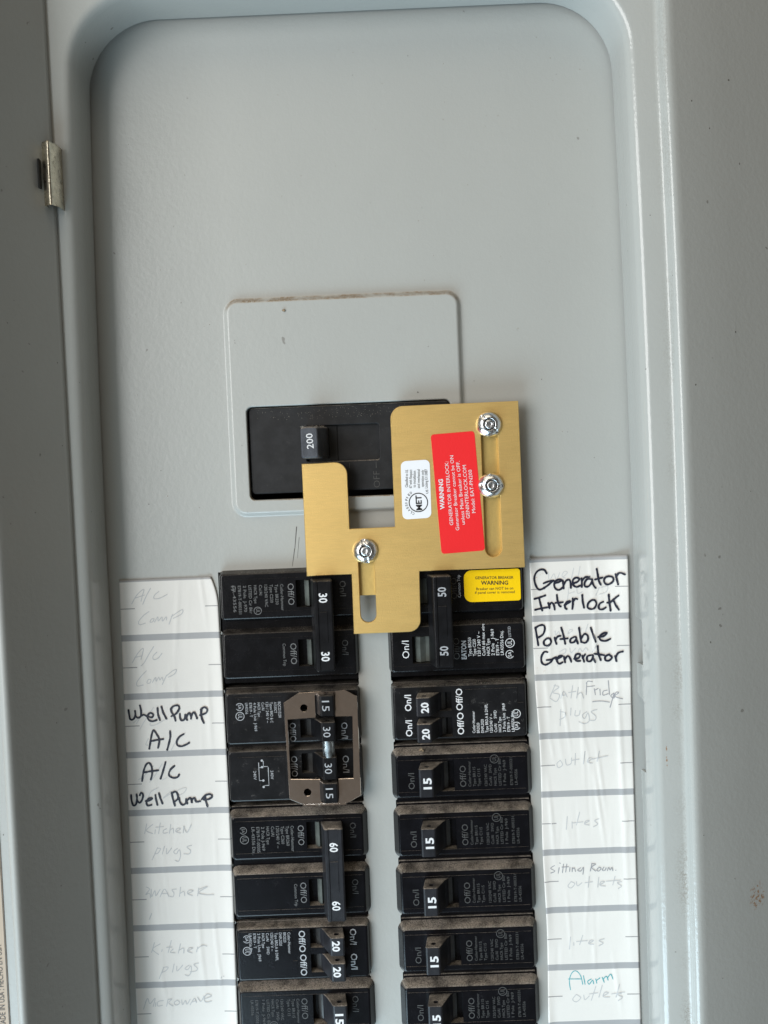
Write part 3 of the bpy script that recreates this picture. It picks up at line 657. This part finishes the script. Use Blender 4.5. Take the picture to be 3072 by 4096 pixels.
def dup(root, label, x, v, flip):
    n = root.copy(); COL.objects.link(n)
    n.location = W3(x, v, 0); n.rotation_euler = (0, math.pi if flip else 0, 0); n['label'] = label
    for ch in root.children:
        c = ch.copy(); COL.objects.link(c); c.parent = n
        for g in ch.children:
            d = g.copy(); COL.objects.link(d); d.parent = c
    return n

G15 = 'single 15 amp breakers'
s0 = make_single('black 15 breaker beside the pencilled outlet line, just below the right twin 20 breaker', 6.9, -67.7, False, G15)
dup(s0, 'dusty 15 breaker beside the lites line above Sitting Room on the right strip', 6.9, -93.0, False)
dup(s0, 'dusty 15 breaker beside the Sitting Room line of the right strip', 6.9, -118.3, False)
dup(s0, 'dusty 15 breaker beside the lites line just above the teal Alarm', 6.9, -143.6, False)
dup(s0, 'very dusty 15 breaker beside the teal Alarm line, cut off by the bottom edge', 6.9, -168.9, False)
dup(s0, '15 breaker at the foot of the left column beside the Microwave line', -6.9, -168.0, True)

# ---- two pole breakers with a long tie bar
BAR = [(10.0, 1.0), (8.9, 12.4), (9.1, 13.2), (9.6, 13.5), (10.9, 13.5), (11.1, 13.15), (15.0, 13.15), (15.2, 13.5), (16.1, 13.5), (16.6, 13.2), (16.9, 12.4), (18.6, 5.0), (18.9, 1.0)]
def make_two(name_label, x, v, flip, amp, mat, off, lines, ink, tops, bar, nums, marks=(), cw=0.84, spec_first=True, bigink='ink_grey', brand=False, barmat='handle_clean', du=2.45, half_=9.6, u_spec=31.6, fineink=None, grow=1.3):
    r = thing('two_pole_breaker', name_label, 'circuit breaker', x, v, flip, 'two pole breakers with tie bars')
    ca, cb = tops                      # local t of the two poles
    mb = MB(); body_base(mb, min(ca, cb) - 12.6, max(ca, cb) + 12.6)
    win = (9.6, 17.6) if off else (18.4, 24.9)
    for c in (ca, cb): nose(mb, c - half_, c + half_, [(win[0], win[1] if not off else 26.0, c - 6.2, c + 5.4)] if off else [(9.8, win[1], c - 6.2, c + 5.4)], g=grow)
    build('body', mb, M[mat], r)
    sec = [(36.0 - p if False else p, q) for p, q in BAR]
    if off: sec = [(35.6 - p, q) for p, q in BAR]
    mb = MB(); ext(mb, sec, bar[0], bar[1], b=0.5)
    b0 = build('tie_bar', mb, M[barmat], r)
    nu = 14.55 if not off else 24.3
    for t in nums:
        mb = MB(); write(mb, amp, (nu, t - 2.0), (nu, t + 2.0), 3.3, 13.22, 0.02)
        build('rating', mb, M['ink_pale' if off else 'ink_white'], b0)
    mid = (nums[0] + nums[1]) / 2
    mb = MB(); mb.box(11.4 if not off else 20.9, 14.8 if not off else 24.3, mid - 6.4, mid + 6.4, 13.0, 13.35, b=0.08)
    build('insert', mb, M[barmat], b0)
    for c in (ca, cb):
        mb = MB()
        if off: ext(mb, [(10.6, 0.8), (11.2, 2.4), (13.0, 3.6), (15.4, 2.2), (17.4, 2.2), (17.4, 0.8)], c - 5.9, c + 5.1)
        else: ext(mb, [(21.6, 0.8), (21.2, 2.6), (20.4, 3.6), (19.4, 4.1), (18.4, 2.2), (18.4, 0.8)], c - 5.9, c + 5.1)
        build('indicator', mb, M['window'], r)
    mb = MB()
    for c in (ca, cb):
        mb.box(1.6, 55.6, c - 7.35, c - 7.15, WF - 0.02, WF + 0.07, b=0.03); mb.box(1.6, 55.6, c + 6.6, c + 6.8, WF - 0.02, WF + 0.07, b=0.03)
    build('rib', mb, M[mat], r)
    return r

# 30 A, left rows one and two (local t grows downwards in the left column)
b30 = make_two('clean black breaker at the left column\'s top with two 30s on its tie bar', -6.9, -0.6, True, '30', 'black_clean', False,
               None, None, None or (-12.6, 12.7), (-19.1, 19.0), (-11.8, 12.7), half_=9.7)
spec(b30, ['Cutler-Hammer', 'Type BR230', 'Type C230', '120/240 VAC', 'Cu/Al', 'HACR Type', 'LISTED Cir Bkr', '2 Pole  J-970', 'E7819-T-000331', '     LR-43556'], 'ink_grey', 31.4, 2.25, -17.3, 0.86, 1.25,
     marks=[('UL', 41.4, -6.4, 1.7), ('SA', 51.4, -16.4, 1.1)])
onoff(b30, [('Off/O', 28.3, -17.5, -8.3), ('Off/O', 28.3, 8.0, 17.0)], 'ink_grey')
onoff(b30, [('On/I', 6.3, -17.7, -11.2), ('On/I', 6.3, 7.4, 13.8)], 'ink_dim')
mb = MB(); write(mb, 'Common Trip', (31.5, 8.0), (31.5, 17.6), 1.25, WF + 0.06); build('lettering', mb, M['ink_grey'], b30)

# 60 A, left rows five and six
b60 = make_two('dusty black breaker with two 60s on its long tie bar', -6.9, -104.3, True, '60', 'black_dusty', False,
               None, None, (-12.4, 12.5), (-18.5, 21.4), (-10.4, 14.6), barmat='handle', half_=9.4, grow=2.0)
spec(b60, ['Cutler-Hammer', 'Type BR260', 'Type C260', '120/240 V ~', 'Cu/Al', 'HACR Type', '2 Pole J-969', 'E7819-T-00305', 'LR-43556 Disj.'], 'ink_grey', 31.6, 2.1, -17.2, 0.86, 1.3,
     marks=[('UL', 51.6, -11.8, 1.9), ('SA', 52.0, -15.8, 1.6)])
onoff(b60, [('Off/O', 28.6, -17.3, -8.6), ('Off/O', 28.6, 7.6, 16.6)], 'ink_grey')
onoff(b60, [('On/I', 6.3, -17.6, -11.2), ('On/I', 6.3, 7.0, 13.4)], 'ink_dim')
mb = MB(); write(mb, 'Common Trip', (31.2, 8.2), (31.2, 17.8), 1.3, WF + 0.06); build('lettering', mb, M['ink_grey'], b60)

# 50 A generator breaker, right rows one and two, switched off
b50 = make_two('black breaker with two 50s on its tie bar and a yellow warning sticker', 6.9, -0.7, False, '50', 'black_clean', True,
               None, None, (12.3, -12.5), (-19.2, 19.2), (12.5, -12.1), half_=9.7)
spec(b50, ['Type BR250', 'Type C250', '120 / 240 V ~', 'Cu/Al #6 max wire', 'HACR Type', '2 Pole   J-969', 'E7819 - T', 'LR43556 Disj.'], 'ink_white', 34.6, 1.95, -16.4, 0.80, 1.3,
     marks=[('UL', 51.0, -11.4, 2.0), ('SA', 50.8, -16.2, 1.8)])
mb = MB(); write(mb, 'EATON', (32.4, -17.6), (32.4, -9.7), 2.0, WF + 0.06, 0.03)
write(mb, 'LISTED', (51.6, -8.8), (51.4, -4.3), 1.1, WF + 0.06)
write(mb, 'Common Trip', (31.0, 8.9), (30.9, 18.3), 1.3, WF + 0.06, 0.01)
build('lettering', mb, M['ink_pale'], b50)
onoff(b50, [('On/I', 8.2, -16.3, -8.7)], 'ink_white', 2.9)
onoff(b50, [('Off/O', 29.6, -17.6, -8.4), ('Off/O', 29.4, 8.2, 17.2)], 'ink_dim')
# its sticker
mb = MB(); mb.prism(rrect(32.5, 56.3, 6.6, 20.1, (3.2, 1.2, 1.2, 3.2), 6), WF + 0.04, WF + 0.16, b=0.04)
st = build('warning_sticker', mb, M['yellow'], b50)
mb = MB()
for s, p0, p1, cap, bd in (('GENERATOR BREAKER', (44.13, 15.58), (60.33, 15.15), 1.12, 0.012), ('WARNING', (46.52, 13.17), (57.98, 12.76), 1.62, 0.022),
                           ('Breaker can NOT be on', (44.47, 10.92), (60.09, 10.65), 1.08, 0.006), ('if panel cover is removed', (43.86, 9.34), (60.67, 9.06), 1.08, 0.006)):
    write(mb, s, (p0[0] - 6.9, p0[1] + 0.7), (p1[0] - 6.9, p1[1] + 0.7), cap, WF + 0.2, bd)
build('lettering', mb, M['ink_black'], st)

# ---- twin breakers, two small handles marked 20
def make_twin(label, x, v, flip, t_hi, ink='ink_white', mat='black_worn'):
    r = thing('tandem_breaker', label, 'circuit breaker', x, v, flip, 'twin 20 amp breakers')
    mb = MB(); body_base(mb, -12.6, 12.6); nose(mb, -11.4, 11.4, [(11.0, 25.4, 0.6, 8.6), (11.0, 25.4, -10.6, -2.2)])
    build('body', mb, M[mat], r)
    for c in (4.7, -6.4):
        lever(r, c - 4.0, c + 3.9, '20', 'handle', c - 2.6, c + 1.9, cap=3.0)
    mb = MB()
    for poly in ([(33.0, -10.2), (56.0, -10.2), (56.0, 3.0), (53.4, 3.0), (53.4, 9.4), (31.2, 9.4), (31.2, 3.2), (33.0, 3.2)],):
        mb.prism(poly, WF - 0.02, WF + 0.15, b=0.05)
    build('label_plate', mb, M[mat], r)
    spec(r, ['Cutler-Hammer', 'BR2020', 'DNPL2020', 'Type BRD,A & DNPL', '120/240 V ~', 'Cu/Al     SWD', 'HACR Type', '2 Pole Unit  J969', 'E7819 - T', 'LR43556 Disj'], ink, 35.0, 1.85, -9.4, 0.72, 1.2, w=WF + 0.2,
         marks=[('UL', 52.6, -1.8, 1.9), ('SA', 52.6, -7.0, 1.7)])
    onoff(r, [('On/I', 8.2, -9.9, -2.9), ('On/I', 8.2, 1.0, 8.0), ('Off/O', 30.2, -9.9, -0.4), ('Off/O', 30.0, 0.5, 9.9)], ink, 2.7, 0.012)
    return r
make_twin('twin breaker with two 20 handles in the right column, beside Bath plugs and Fridge', 6.9, -40.6, False, None)
make_twin('dusty twin breaker with two 20 handles in the left column, below the 60s', -6.9, -142.8, True, None, 'ink_pale', 'black_dusty')

# ---- quad breaker with the polished tie bracket
q = thing('quad_breaker', 'scuffed black quad breaker with handles 15 30 30 15 in a polished metal bracket', 'circuit breaker', -6.9, -52.6, True)
mb = MB(); body_base(mb, -24.9, 24.9)
nose(mb, -23.4, -1.4, [(11.0, 25.6, -22.6, -14.4), (11.0, 25.6, -11.2, -3.4)])
nose(mb, 1.6, 23.4, [(11.0, 25.6, 3.4, 12.0), (11.0, 25.6, 14.0, 22.2)])
build('body', mb, M['black_worn'], q)
for t0, t1, num in ((-23.0, -14.4, '15'), (-11.8, -3.6, '30'), (3.0, 12.4, '30'), (14.0, 22.4, '15')):
    lever(q, t0, t1, num, 'handle_clean', (t0 + t1) / 2 - 2.2, (t0 + t1) / 2 + 2.2, cap=3.0, ink='ink_pale', bold=0.0)
mb = MB()
for t in (-3.9, 3.2):
    pass
A = mb.add([(13.4 + 2.5 * math.cos(a * math.pi / 10), -3.8, 11.1 + 2.5 * math.sin(a * math.pi / 10)) for a in range(20)])
B = mb.add([(13.4 + 2.5 * math.cos(a * math.pi / 10), 3.2, 11.1 + 2.5 * math.sin(a * math.pi / 10)) for a in range(20)])
mb.strip(A, B, smooth=True); mb.face(A); mb.face(B)
build('tie_tube', mb, M['tube'], q)
# bracket, in panel coordinates turned into the local frame
def qloc(pts): return [(-6.9 - x, -52.6 - v) for x, v in pts]
outerb = qloc([(-38.6, -33.0), (-32.1, -29.0), (-12.8, -28.4), (-7.5, -31.6), (-7.6, -73.6), (-13.6, -76.8), (-32.6, -76.6), (-37.9, -74.2)])
innerb = qloc([(-37.2, -40.2), (-25.3, -39.8), (-25.3, -30.3), (-17.1, -30.3), (-17.1, -39.7), (-10.0, -39.8), (-10.6, -66.2), (-17.1, -66.2), (-17.1, -75.9), (-24.6, -75.9), (-24.6, -66.1), (-37.0, -65.6)])
mb = MB(); mb.prism(outerb, 8.0, 8.9, holes=[innerb, qloc(circle(-30.2, -35.5, 1.55, 18)), qloc(circle(-30.2, -71.5, 1.55, 18))], b=0.15)
fl = qloc([(-14.0, -76.7), (-14.0, -77.6), (-32.4, -77.5), (-32.4, -76.6)]); mb.prism(fl, 4.2, 8.7, b=0.15)
sd = qloc([(-38.5, -33.2), (-37.8, -33.2), (-37.2, -74.0), (-37.9, -74.0)]); mb.prism(sd, 4.7, 8.7, b=0.12)
build('bracket', mb, M['nickel'], q)
mb = MB()
for t0, t1 in ((-21.6, -4.6), (4.2, 21.2)):
    mb.prism([(32.8, t0), (53.0, t0), (53.0, t1), (32.8, t1)], WF - 0.02, WF + 0.15, b=0.05)
build('label_plate', mb, M['black_worn'], q)
spec(q, ['BQC2215230', 'A1530CT', 'Types BRD & C', '120 / 240 V ~', 'Cu/Al', 'HACR Type', '4 Pole Unit  J-969', 'E7819 - T', 'LR43556'], 'ink_pale', 34.6, 1.75, -19.2, 0.68, 1.15, w=WF + 0.2,
     marks=[('UL', 51.0, -13.6, 1.9), ('SA', 51.0, -17.6, 1.7)])
mb = MB()
wz = WF + 0.2
for a, b in (((42.0, 6.0), (42.0, 8.4)), ((44.0, 6.6), (44.0, 14.6)), ((40.0, 8.8), (40.0, 16.6)), ((42.0, 8.4), (40.0, 8.4)), ((44.0, 8.8), (42.0, 8.8)), ((44.0, 14.4), (42.0, 14.4)), ((40.0, 16.6), (42.0, 16.6))):
    line(mb, a, b, 0.32, wz)
for cu, ct in ((42.6, 5.8), (42.6, 8.6), (42.3, 14.4), (42.3, 17.2)):
    i = mb.add([(a, b, wz + 0.01) for a, b in circle(cu, ct, 0.5, 10)]); mb.face(i)
write(mb, '240V', (39.1, 10.2), (39.1, 14.0), 1.2, wz); write(mb, '240V', (46.4, 10.2), (46.4, 14.0), 1.2, wz)
build('diagram', mb, M['ink_pale'], q)
onoff(q, [('Off/O', 30.1, -9.9, -1.8), ('Off/O', 30.1, 4.4, 13.4), ('On/I', 8.1, -9.3, -2.3), ('On/I', 8.1, 5.0, 12.4)], 'ink_pale', 2.6)

# ================================================================== INTERLOCK
pw0, pw1 = 6.9, 9.0
plate = thing('interlock_plate', 'gold slotted interlock plate carrying a red warning sticker and a white one', 'interlock plate')
OUT = ([(-26.6, 67.1)] + [(-26.5, 20.1), (-7.7, 20.2), (-7.8, -5.0)] + arc(15.4, -0.0, 5.0, 270, 360, 7) + [(20.7, 20.3), (64.8, 20.3), (64.4, 89.6)]
       + arc(16.3, 84.2, 5.2, 92, 180, 7) + [(11.2, 39.3), (-7.8, 39.2)] + arc(-12.9, 62.1, 5.1, 0, 92, 7))
slot_r = arc(51.9, 80.0, 3.5, 0, 180, 8) + arc(52.0, 28.7, 3.55, 180, 360, 8)
slot_l = arc(-1.35, 30.5, 3.4, 0, 180, 8) + arc(-1.35, 2.9, 3.3, 180, 360, 8)
mb = MB(); mb.prism(OUT, pw0, pw1, holes=[slot_r, slot_l], b=0.22)
build('sliding_plate', mb, M['gold'], plate)
mb = MB()
red = [(27.5, 77.1), (45.7, 77.9), (48.3, 28.0), (30.2, 27.2)]
ax = (Vector(red[1]) - Vector(red[0])).normalized(); L = 49.95; Wd = 18.2
c0 = Vector(red[3]); ex = Vector((1, 0.044)).normalized(); ey = Vector((-2.68, 49.9)).normalized()
pts = [(c0 + ex * a + ey * b) for a, b in rrect(0, Wd, 0, L, 1.3, 4)]
mb.prism([(p.x, p.y) for p in pts], pw1 + 0.02, pw1 + 0.14, b=0.04)
rs = build('warning_sticker', mb, M['red'], plate)
for pts in ([(16.5, 14.0), (17.6, 16.2), (17.9, 15.6), (18.6, 17.4)], [(16.2, 13.6), (16.0, 12.4)], [(9.0, 34.0), (9.6, 32.6)], [(58.2, 31.0), (58.9, 29.6)]):
    sm = MB()
    for p_, q_ in zip(pts, pts[1:]): line(sm, p_, q_, 0.14, pw1 + 0.02)
    build('scratch', sm, M['gold_back'], plate)
mb = MB()
for s, p0, p1, cap, bd in (('WARNING', (32.13, 45.83), (31.86, 58.48), 1.75, 0.03), ('GENERATOR INTERLOCK:', (35.53, 39.09), (34.39, 65.71), 1.45, 0), ('Generator Breaker cannot be ON', (37.96, 36.85), (36.61, 68.13), 1.45, 0),
                           ('unless Main Breaker is OFF.', (40.43, 39.21), (39.09, 65.71), 1.45, 0), ('GENINTERLOCK.COM', (42.53, 41.64), (41.72, 63.91), 1.45, 0), ('Model: EAT-PN200', (45.0, 43.87), (44.03, 61.88), 1.45, 0)):
    write(mb, s, p0, p1, cap, pw1 + 0.2, bd)
build('lettering', mb, M['ink_white'], rs)
mb = MB(); pts = rrect(0, 1, 0, 1, 0.0)
wl = [(14.5, 42.2), (26.9, 42.5), (26.5, 67.0), (15.1, 66.5)]
c0 = Vector(wl[0]); ex = Vector((12.3, 0.35)).normalized(); ey = Vector((0.15, 24.4)).normalized()
mb.prism([tuple(c0 + ex * a + ey * b) for a, b in rrect(0, 12.1, 0, 24.3, 2.2, 5)], pw1 + 0.02, pw1 + 0.13, b=0.04)
ws = build('certification_sticker', mb, M['white'], plate)
mb = MB(); wt = pw1 + 0.19
for s, p0, p1 in (('Classified to UL', (17.18, 55.55), (17.59, 62.94)), ('67 with Respect', (18.86, 55.17), (19.22, 62.87)), ('to installation', (20.44, 55.42), (20.77, 62.31)),
                  ('and mechanical', (22.18, 55.03), (22.48, 62.87)), ('operation only', (23.83, 55.47), (24.16, 62.49)), ('Listing E113887', (25.44, 54.9), (25.62, 62.8))):
    write(mb, s, p0, p1, 1.15, wt, 0.004)
write(mb, 'MET', (22.75, 45.85), (22.6, 52.1), 2.3, wt, 0.03); write(mb, 'US', (25.6, 52.6), (25.6, 54.3), 0.95, wt, 0.01)
ring(mb, 21.35, 49.1, 3.65, 4.05, wt, n=40)
for i, ch in enumerate('CLASSIFIED'):
    a = math.radians(244 - 13.2 * i); 
    px, pv = 21.35 + 4.6 * math.cos(a), 49.1 + 4.6 * math.sin(a)
    tx_, tv_ = math.sin(a), -math.cos(a)
    write(mb, ch, (px - tx_ * 0.38, pv - tv_ * 0.38), (px + tx_ * (0.38 if ch != 'I' else -0.1), pv + tv_ * (0.38 if ch != 'I' else -0.1)), 0.95, wt, 0.012)
build('lettering', mb, M['ink_black'], ws)

back = thing('backing_plate', 'dull gold backing plate seen only through the slots of the interlock plate', 'backing plate')
mb = MB(); mb.prism([(-6.4, 10.8), (9.5, 10.8), (9.5, 23.5), (60.5, 23.5), (60.5, 86), (40, 86), (40, 36), (-6.4, 36)], 4.7, 6.5, b=0.15)
build('lower_plate', mb, M['gold_back'], back)
for x, v in ((51.9, 80.3), (51.9, 55.0), (-1.5, 29.8)):
    mb = MB(); mb.prism(circle(x, v, 3.0, 24), 0.0, 4.7, b=0.1)
    build('spacer', mb, M['zinc_dark'], back)

def screw(label, x, v, ang):
    r = thing('tamper_proof_screw', label, 'screw', x, v, False, 'bright tamper proof screws on the gold plate')
    def fn(rad, a):
        d = math.radians(ang)
        off = abs(rad * math.sin(a - d))
        return -0.75 if (2.3 < rad < 4.75 and off < 0.68) else 0.0
    mb = MB()
    mb.lathe([(5.35, 9.05), (5.35, 9.5), (5.2, 9.9), (4.95, 10.3), (4.6, 10.75), (4.25, 11.1), (3.9, 11.4), (3.5, 11.68), (3.1, 11.9), (2.75, 12.02), (2.55, 12.02), (2.42, 11.9), (2.35, 11.5), (2.3, 9.4), (0.3, 9.4)], 0, 0, 96, fn)
    build('head', mb, M['zinc'], r)
    mb = MB(); mb.lathe([(2.02, 9.4), (1.98, 11.5), (1.9, 11.8), (1.7, 11.98), (1.25, 12.06), (0.9, 11.95), (0.4, 11.9)], 0, 0, 32)
    build('centre_pin', mb, M['zinc_dark'], r)
    mb = MB(); mb.lathe([(2.9, 3.0), (2.9, 9.06), (0.5, 9.06)], 0, 0, 24)
    build('shank', mb, M['zinc_dark'], r)
screw('bright round screw at the upper right corner of the gold plate', 51.8, 80.3, -47)
screw('bright round screw partway down the long slot beside the red sticker', 51.8, 55.0, -5)
screw('bright round screw at the top of the gold plate\'s short left slot', -1.6, 29.8, -82)

# ================================================================== PAPER DIRECTORIES
def make_crease(rs, x0, x1):
    out = []
    for _ in range(46):
        x = rs.uniform(x0 + 2, x1 - 2); v = rs.uniform(-170, 20)
        out.append((x, v, rs.uniform(0.35, 0.9), rs.uniform(4, 16), rs.uniform(-0.16, 0.34), rs.uniform(-0.14, 0.10)))
    return out
rs_ = random.Random(3)
CR = {'L': make_crease(rs_, -108, -66), 'R': make_crease(rs_, 69, 109)}
def edges(side, v):
    if side == 'L':
        l = -107.6 - 2.0 * min(1, max(0, (20 - v) / 180)); r = -65.4 - 0.4 * math.sin((v + 20) / 37)
        if v > 8: r -= 0.016 * (v - 8) ** 2
        return l, r
    l = 67.7 + 1.9 * min(1, max(0, (23 - v) / 110)) + 0.35 * math.sin(v / 13.0) * min(1, max(0, (10 - v) / 60))
    r = 109.4 - 0.25 * max(0, (v + 60) / 80) * 0
    return l, r
def ph(side, x, v):
    l, r = edges(side, v)
    h = 0.28
    for cx, cv, sx, sv, am, tilt in CR[side]:
        dv = (v - cv)
        if abs(dv) < 3 * sv:
            dx = x - cx - tilt * dv
            if abs(dx) < 3.2 * sx:
                h += am * math.exp(-(dx / sx) ** 2 - (dv / sv) ** 2)
    if side == 'R':
        h += 1.5 * math.exp(-((r - x) / 6.0) ** 2) * min(1, max(0.25, (v + 60) / 70))   # lifted right edge
        h += 0.7 * math.exp(-((x - l) / 2.0) ** 2) * (0.5 + 0.5 * math.sin(v / 11.0))
        h += 0.35 * math.exp(-((x - 103 + 0.02 * v) / 1.0) ** 2) * math.exp(-((v + 70) / 55.0) ** 2)
    else:
        h += 0.5 * math.exp(-((r - x) / 3.0) ** 2)
    return max(0.08, h)

KIND = {'K': ('marker', 0.86, 'black marker word "%s"'), 'P': ('pencil', 0.36, 'pale pencil word "%s"'), 'F': ('pencil_faint', 0.34, 'faint erased pencil word "%s"'),
        'D': ('pencil_dark', 0.34, 'darker pencil word "%s"'), 'G': ('teal', 0.34, 'teal pen word "%s"')}
def stroke(mb, side, pts, width, lift):
    P = [Vector((pts[i] / 10.0, pts[i + 1] / 10.0)) for i in range(0, len(pts), 2)]
    Q = []
    for i in range(len(P) - 1):                         # Catmull-Rom
        p0 = P[i - 1] if i else P[0]; p1 = P[i]; p2 = P[i + 1]; p3 = P[i + 2] if i + 2 < len(P) else P[-1]
        n = max(2, int((p2 - p1).length / 0.45))
        for k in range(n):
            t = k / n
            Q.append(0.5 * ((2 * p1) + (p2 - p0) * t + (2 * p0 - 5 * p1 + 4 * p2 - p3) * t * t + (3 * p1 - p0 - 3 * p2 + p3) * t ** 3))
    Q.append(P[-1])
    n = len(Q); A = []; B = []
    for i, p in enumerate(Q):
        d = (Q[min(i + 1, n - 1)] - Q[max(i - 1, 0)])
        if d.length < 1e-6: d = Vector((1, 0))
        d.normalize(); nn = Vector((-d.y, d.x)) * width / 2
        f = 1.0 + 0.10 * math.sin(i * 0.9 + p.x)
        e = lift + 0.03 * i / n
        a = p + nn * f; b = p - nn * f
        A.append((a.x, a.y, ph(side, a.x, a.y) + e)); B.append((b.x, b.y, ph(side, b.x, b.y) + e))
    ia = mb.add(A); ib = mb.add(B); mb.strip(ia, ib, closed=False)
    for end, i0, j0 in ((0, ia[0], ib[0]), (n - 1, ia[-1], ib[-1])):      # round ends
        d = (Q[1] - Q[0]) if end == 0 else (Q[-2] - Q[-1])
        if d.length < 1e-6: continue
        a0 = math.atan2(-d.y, -d.x)
        cap = []
        for k in range(1, 6):
            aa = a0 + math.pi / 2 - math.pi * k / 6 if end == 1 else a0 - math.pi / 2 + math.pi * k / 6
            x = Q[end].x + math.cos(aa) * width / 2; y = Q[end].y + math.sin(aa) * width / 2
            cap.append((x, y, ph(side, x, y) + lift + 0.03 * (end > 0)))
        ci = mb.add(cap)
        A0, B0 = Vector(mb.v[i0][:2]), Vector(mb.v[j0][:2])
        first = Vector(cap[0][:2])
        lo, hi = (i0, j0) if (A0 - first).length < (B0 - first).length else (j0, i0)
        mb.face([lo] + ci + [hi])

def directory(side, label, vtop, bands):
    root = thing('circuit_directory', label, 'paper label', 0, 0, False, 'paper circuit directories')
    hb = 1.35
    vs = [vtop - 0.0]
    cuts = []
    for b in bands: cuts += [b + hb, b - hb]
    v = vtop
    while v > -205:
        vs.append(v); v -= 1.15
    vs = sorted(set([round(q, 3) for q in vs + [c for c in cuts if c < vtop] + [-205.0]]), reverse=True)
    clean = [vs[0]]
    for q_ in vs[1:]:
        if clean[-1] - q_ > 0.25 or any(abs(q_ - c) < 1e-3 for c in cuts):
            clean.append(q_)
    NX = 58
    mb = MB(); rows = []
    for v in clean:
        l, r = edges(side, v)
        slope = (-1.0 if side == 'R' else -0.9) if False else 0.0
        rows.append(mb.add([(l + (r - l) * i / NX, v, ph(side, l + (r - l) * i / NX, v)) for i in range(NX + 1)]))
    for k, (a, b) in enumerate(zip(rows, rows[1:])):
        mid = (clean[k] + clean[k + 1]) / 2
        mat = 1 if any(abs(mid - c) < hb for c in bands) else 0
        mb.strip(a, b, closed=False, mat=mat, smooth=True)
    o = build('paper_strip', mb, [M['paper'], M['band']], root)
    md = o.modifiers.new('thickness', 'SOLIDIFY'); md.thickness = 0.00012; md.offset = -1
    # printed tick marks
    for b in bands:
        vm = b + 12.6
        if vm > vtop - 3: continue
        l, r = edges(side, vm)
        for x0, x1 in ((l + 0.1, l + 6.3), (r - 5.6, r - 0.1)):
            n = 10; mb = MB()
            a = [(x0 + (x1 - x0) * i / n) for i in range(n + 1)]
            A = mb.add([(x, vm + 0.2, ph(side, x, vm + 0.2) + 0.15) for x in a]); B = mb.add([(x, vm - 0.2, ph(side, x, vm - 0.2) + 0.15) for x in a])
            mb.strip(A, B, closed=False)
            build('printed_tick', mb, M['tick'], root)
    k = 0
    for sd, kind, word, strokes in WRITING:
        if sd != side: continue
        mn, width, lab = KIND[kind]
        mb = MB(); k += 1
        for j, st in enumerate(strokes):
            stroke(mb, side, st, width, 0.16 + 0.012 * j + (0.12 if kind == 'K' else 0.0))
        o = build('handwriting', mb, M[mn], root)
        o['label'] = lab % word
    return root
directory('L', 'white paper strip left of the breakers, marked Well Pump and A/C in black marker', 20.8, [21.0 - 0.0] + [-4.41 - 25.35 * k for k in range(8)])
directory('R', 'white paper strip right of the breakers, marked Generator Interlock in black marker', 23.2, [22.6] + [-2.85 - 25.4 * k for k in range(9)])

# ================================================================== DUST AND GRIT
def crumb(mb, x, v, w, r, rs):
    pts = []
    for i in range(3):
        ph_ = math.pi * (i + 0.5) / 3
        ring_ = []
        for j in range(6):
            a = 2 * math.pi * j / 6
            q_ = r * rs.uniform(0.7, 1.2)
            ring_.append((x + q_ * math.sin(ph_) * math.cos(a), v + 0.8 * q_ * math.sin(ph_) * math.sin(a), w + 0.6 * q_ * math.cos(ph_)))
        pts.append(mb.add(ring_))
    mb.strip(pts[0], pts[1], smooth=True); mb.strip(pts[1], pts[2], smooth=True); mb.face(pts[0]); mb.face(pts[2])
rs = random.Random(11)
mb = MB()
crumb(mb, -31.7, 131.7, 2.9, 0.8, rs); crumb(mb, -32.2, 131.9, 2.8, 0.5, rs)
for x, v, w, r in ((18.7, -56.5, 3.0, 0.9), (19.3, -57.2, 3.2, 0.7), (18.2, -57.0, 3.0, 0.6), (114.6, -28.5, 14, 0.9), (114.2, -34.5, 14, .7)):
    crumb(mb, x, v, w, r, rs)
for _ in range(60):
    crumb(mb, rs.uniform(-100, 100), rs.uniform(30, 245), 0.02 if True else 0, rs.uniform(0.10, 0.2), rs)
o = build('grit', mb, M['crumb']); o['kind'] = 'stuff'; o['label'] = 'tiny crumbs of brown grit scattered over the grey enamel'
# short dust hairs lying on the ledges
mb = MB()
def hair(x, v, w, l, rs):
    a = rs.uniform(0.5, 2.6); d = Vector((math.cos(a), math.sin(a))) * l
    n = Vector((-d.y, d.x)).normalized() * 0.035
    z = w + rs.uniform(0.0, 0.5)
    mb.face(mb.add([(x - n.x, v - n.y, w), (x + n.x, v + n.y, w), (x + d.x, v + d.y, z)]))
for cx, sgn, c, n in ((6.9, 1, -57.9, 500), (6.9, 1, -83.2, 700), (6.9, 1, -108.5, 800), (6.9, 1, -133.8, 900), (6.9, 1, -159.1, 900), (-63.7, 1, -81.6, 500), (-63.7, 1, -107.2, 500), (-63.7, 1, -158.0, 700), (-63.7, 1, -131.0, 400), (6.9, 1, -28.6, 300)):
    for _ in range(n):
        f = rs.random()
        hair(cx + 1.2 + rs.random() * 54.5, c - 0.5 + 0.9 * f, 4.3 - 4.0 * f, rs.uniform(0.25, 0.8), rs)
for _ in range(120):
    hair(rs.uniform(-26.5, -17), 82.0 + rs.uniform(0, 0.6), rs.uniform(2, 10), rs.uniform(0.3, 0.8), rs)
for _ in range(150):
    hair(rs.uniform(-46, 30), rs.uniform(86, 91), 0.62, rs.uniform(0.2, 0.6), rs)
o = build('dust', mb, flat('dust_fluff', (0.40, 0.35, 0.29), 0.9)); o['kind'] = 'stuff'; o['label'] = 'brown fluff of dust lying on the breaker ledges'
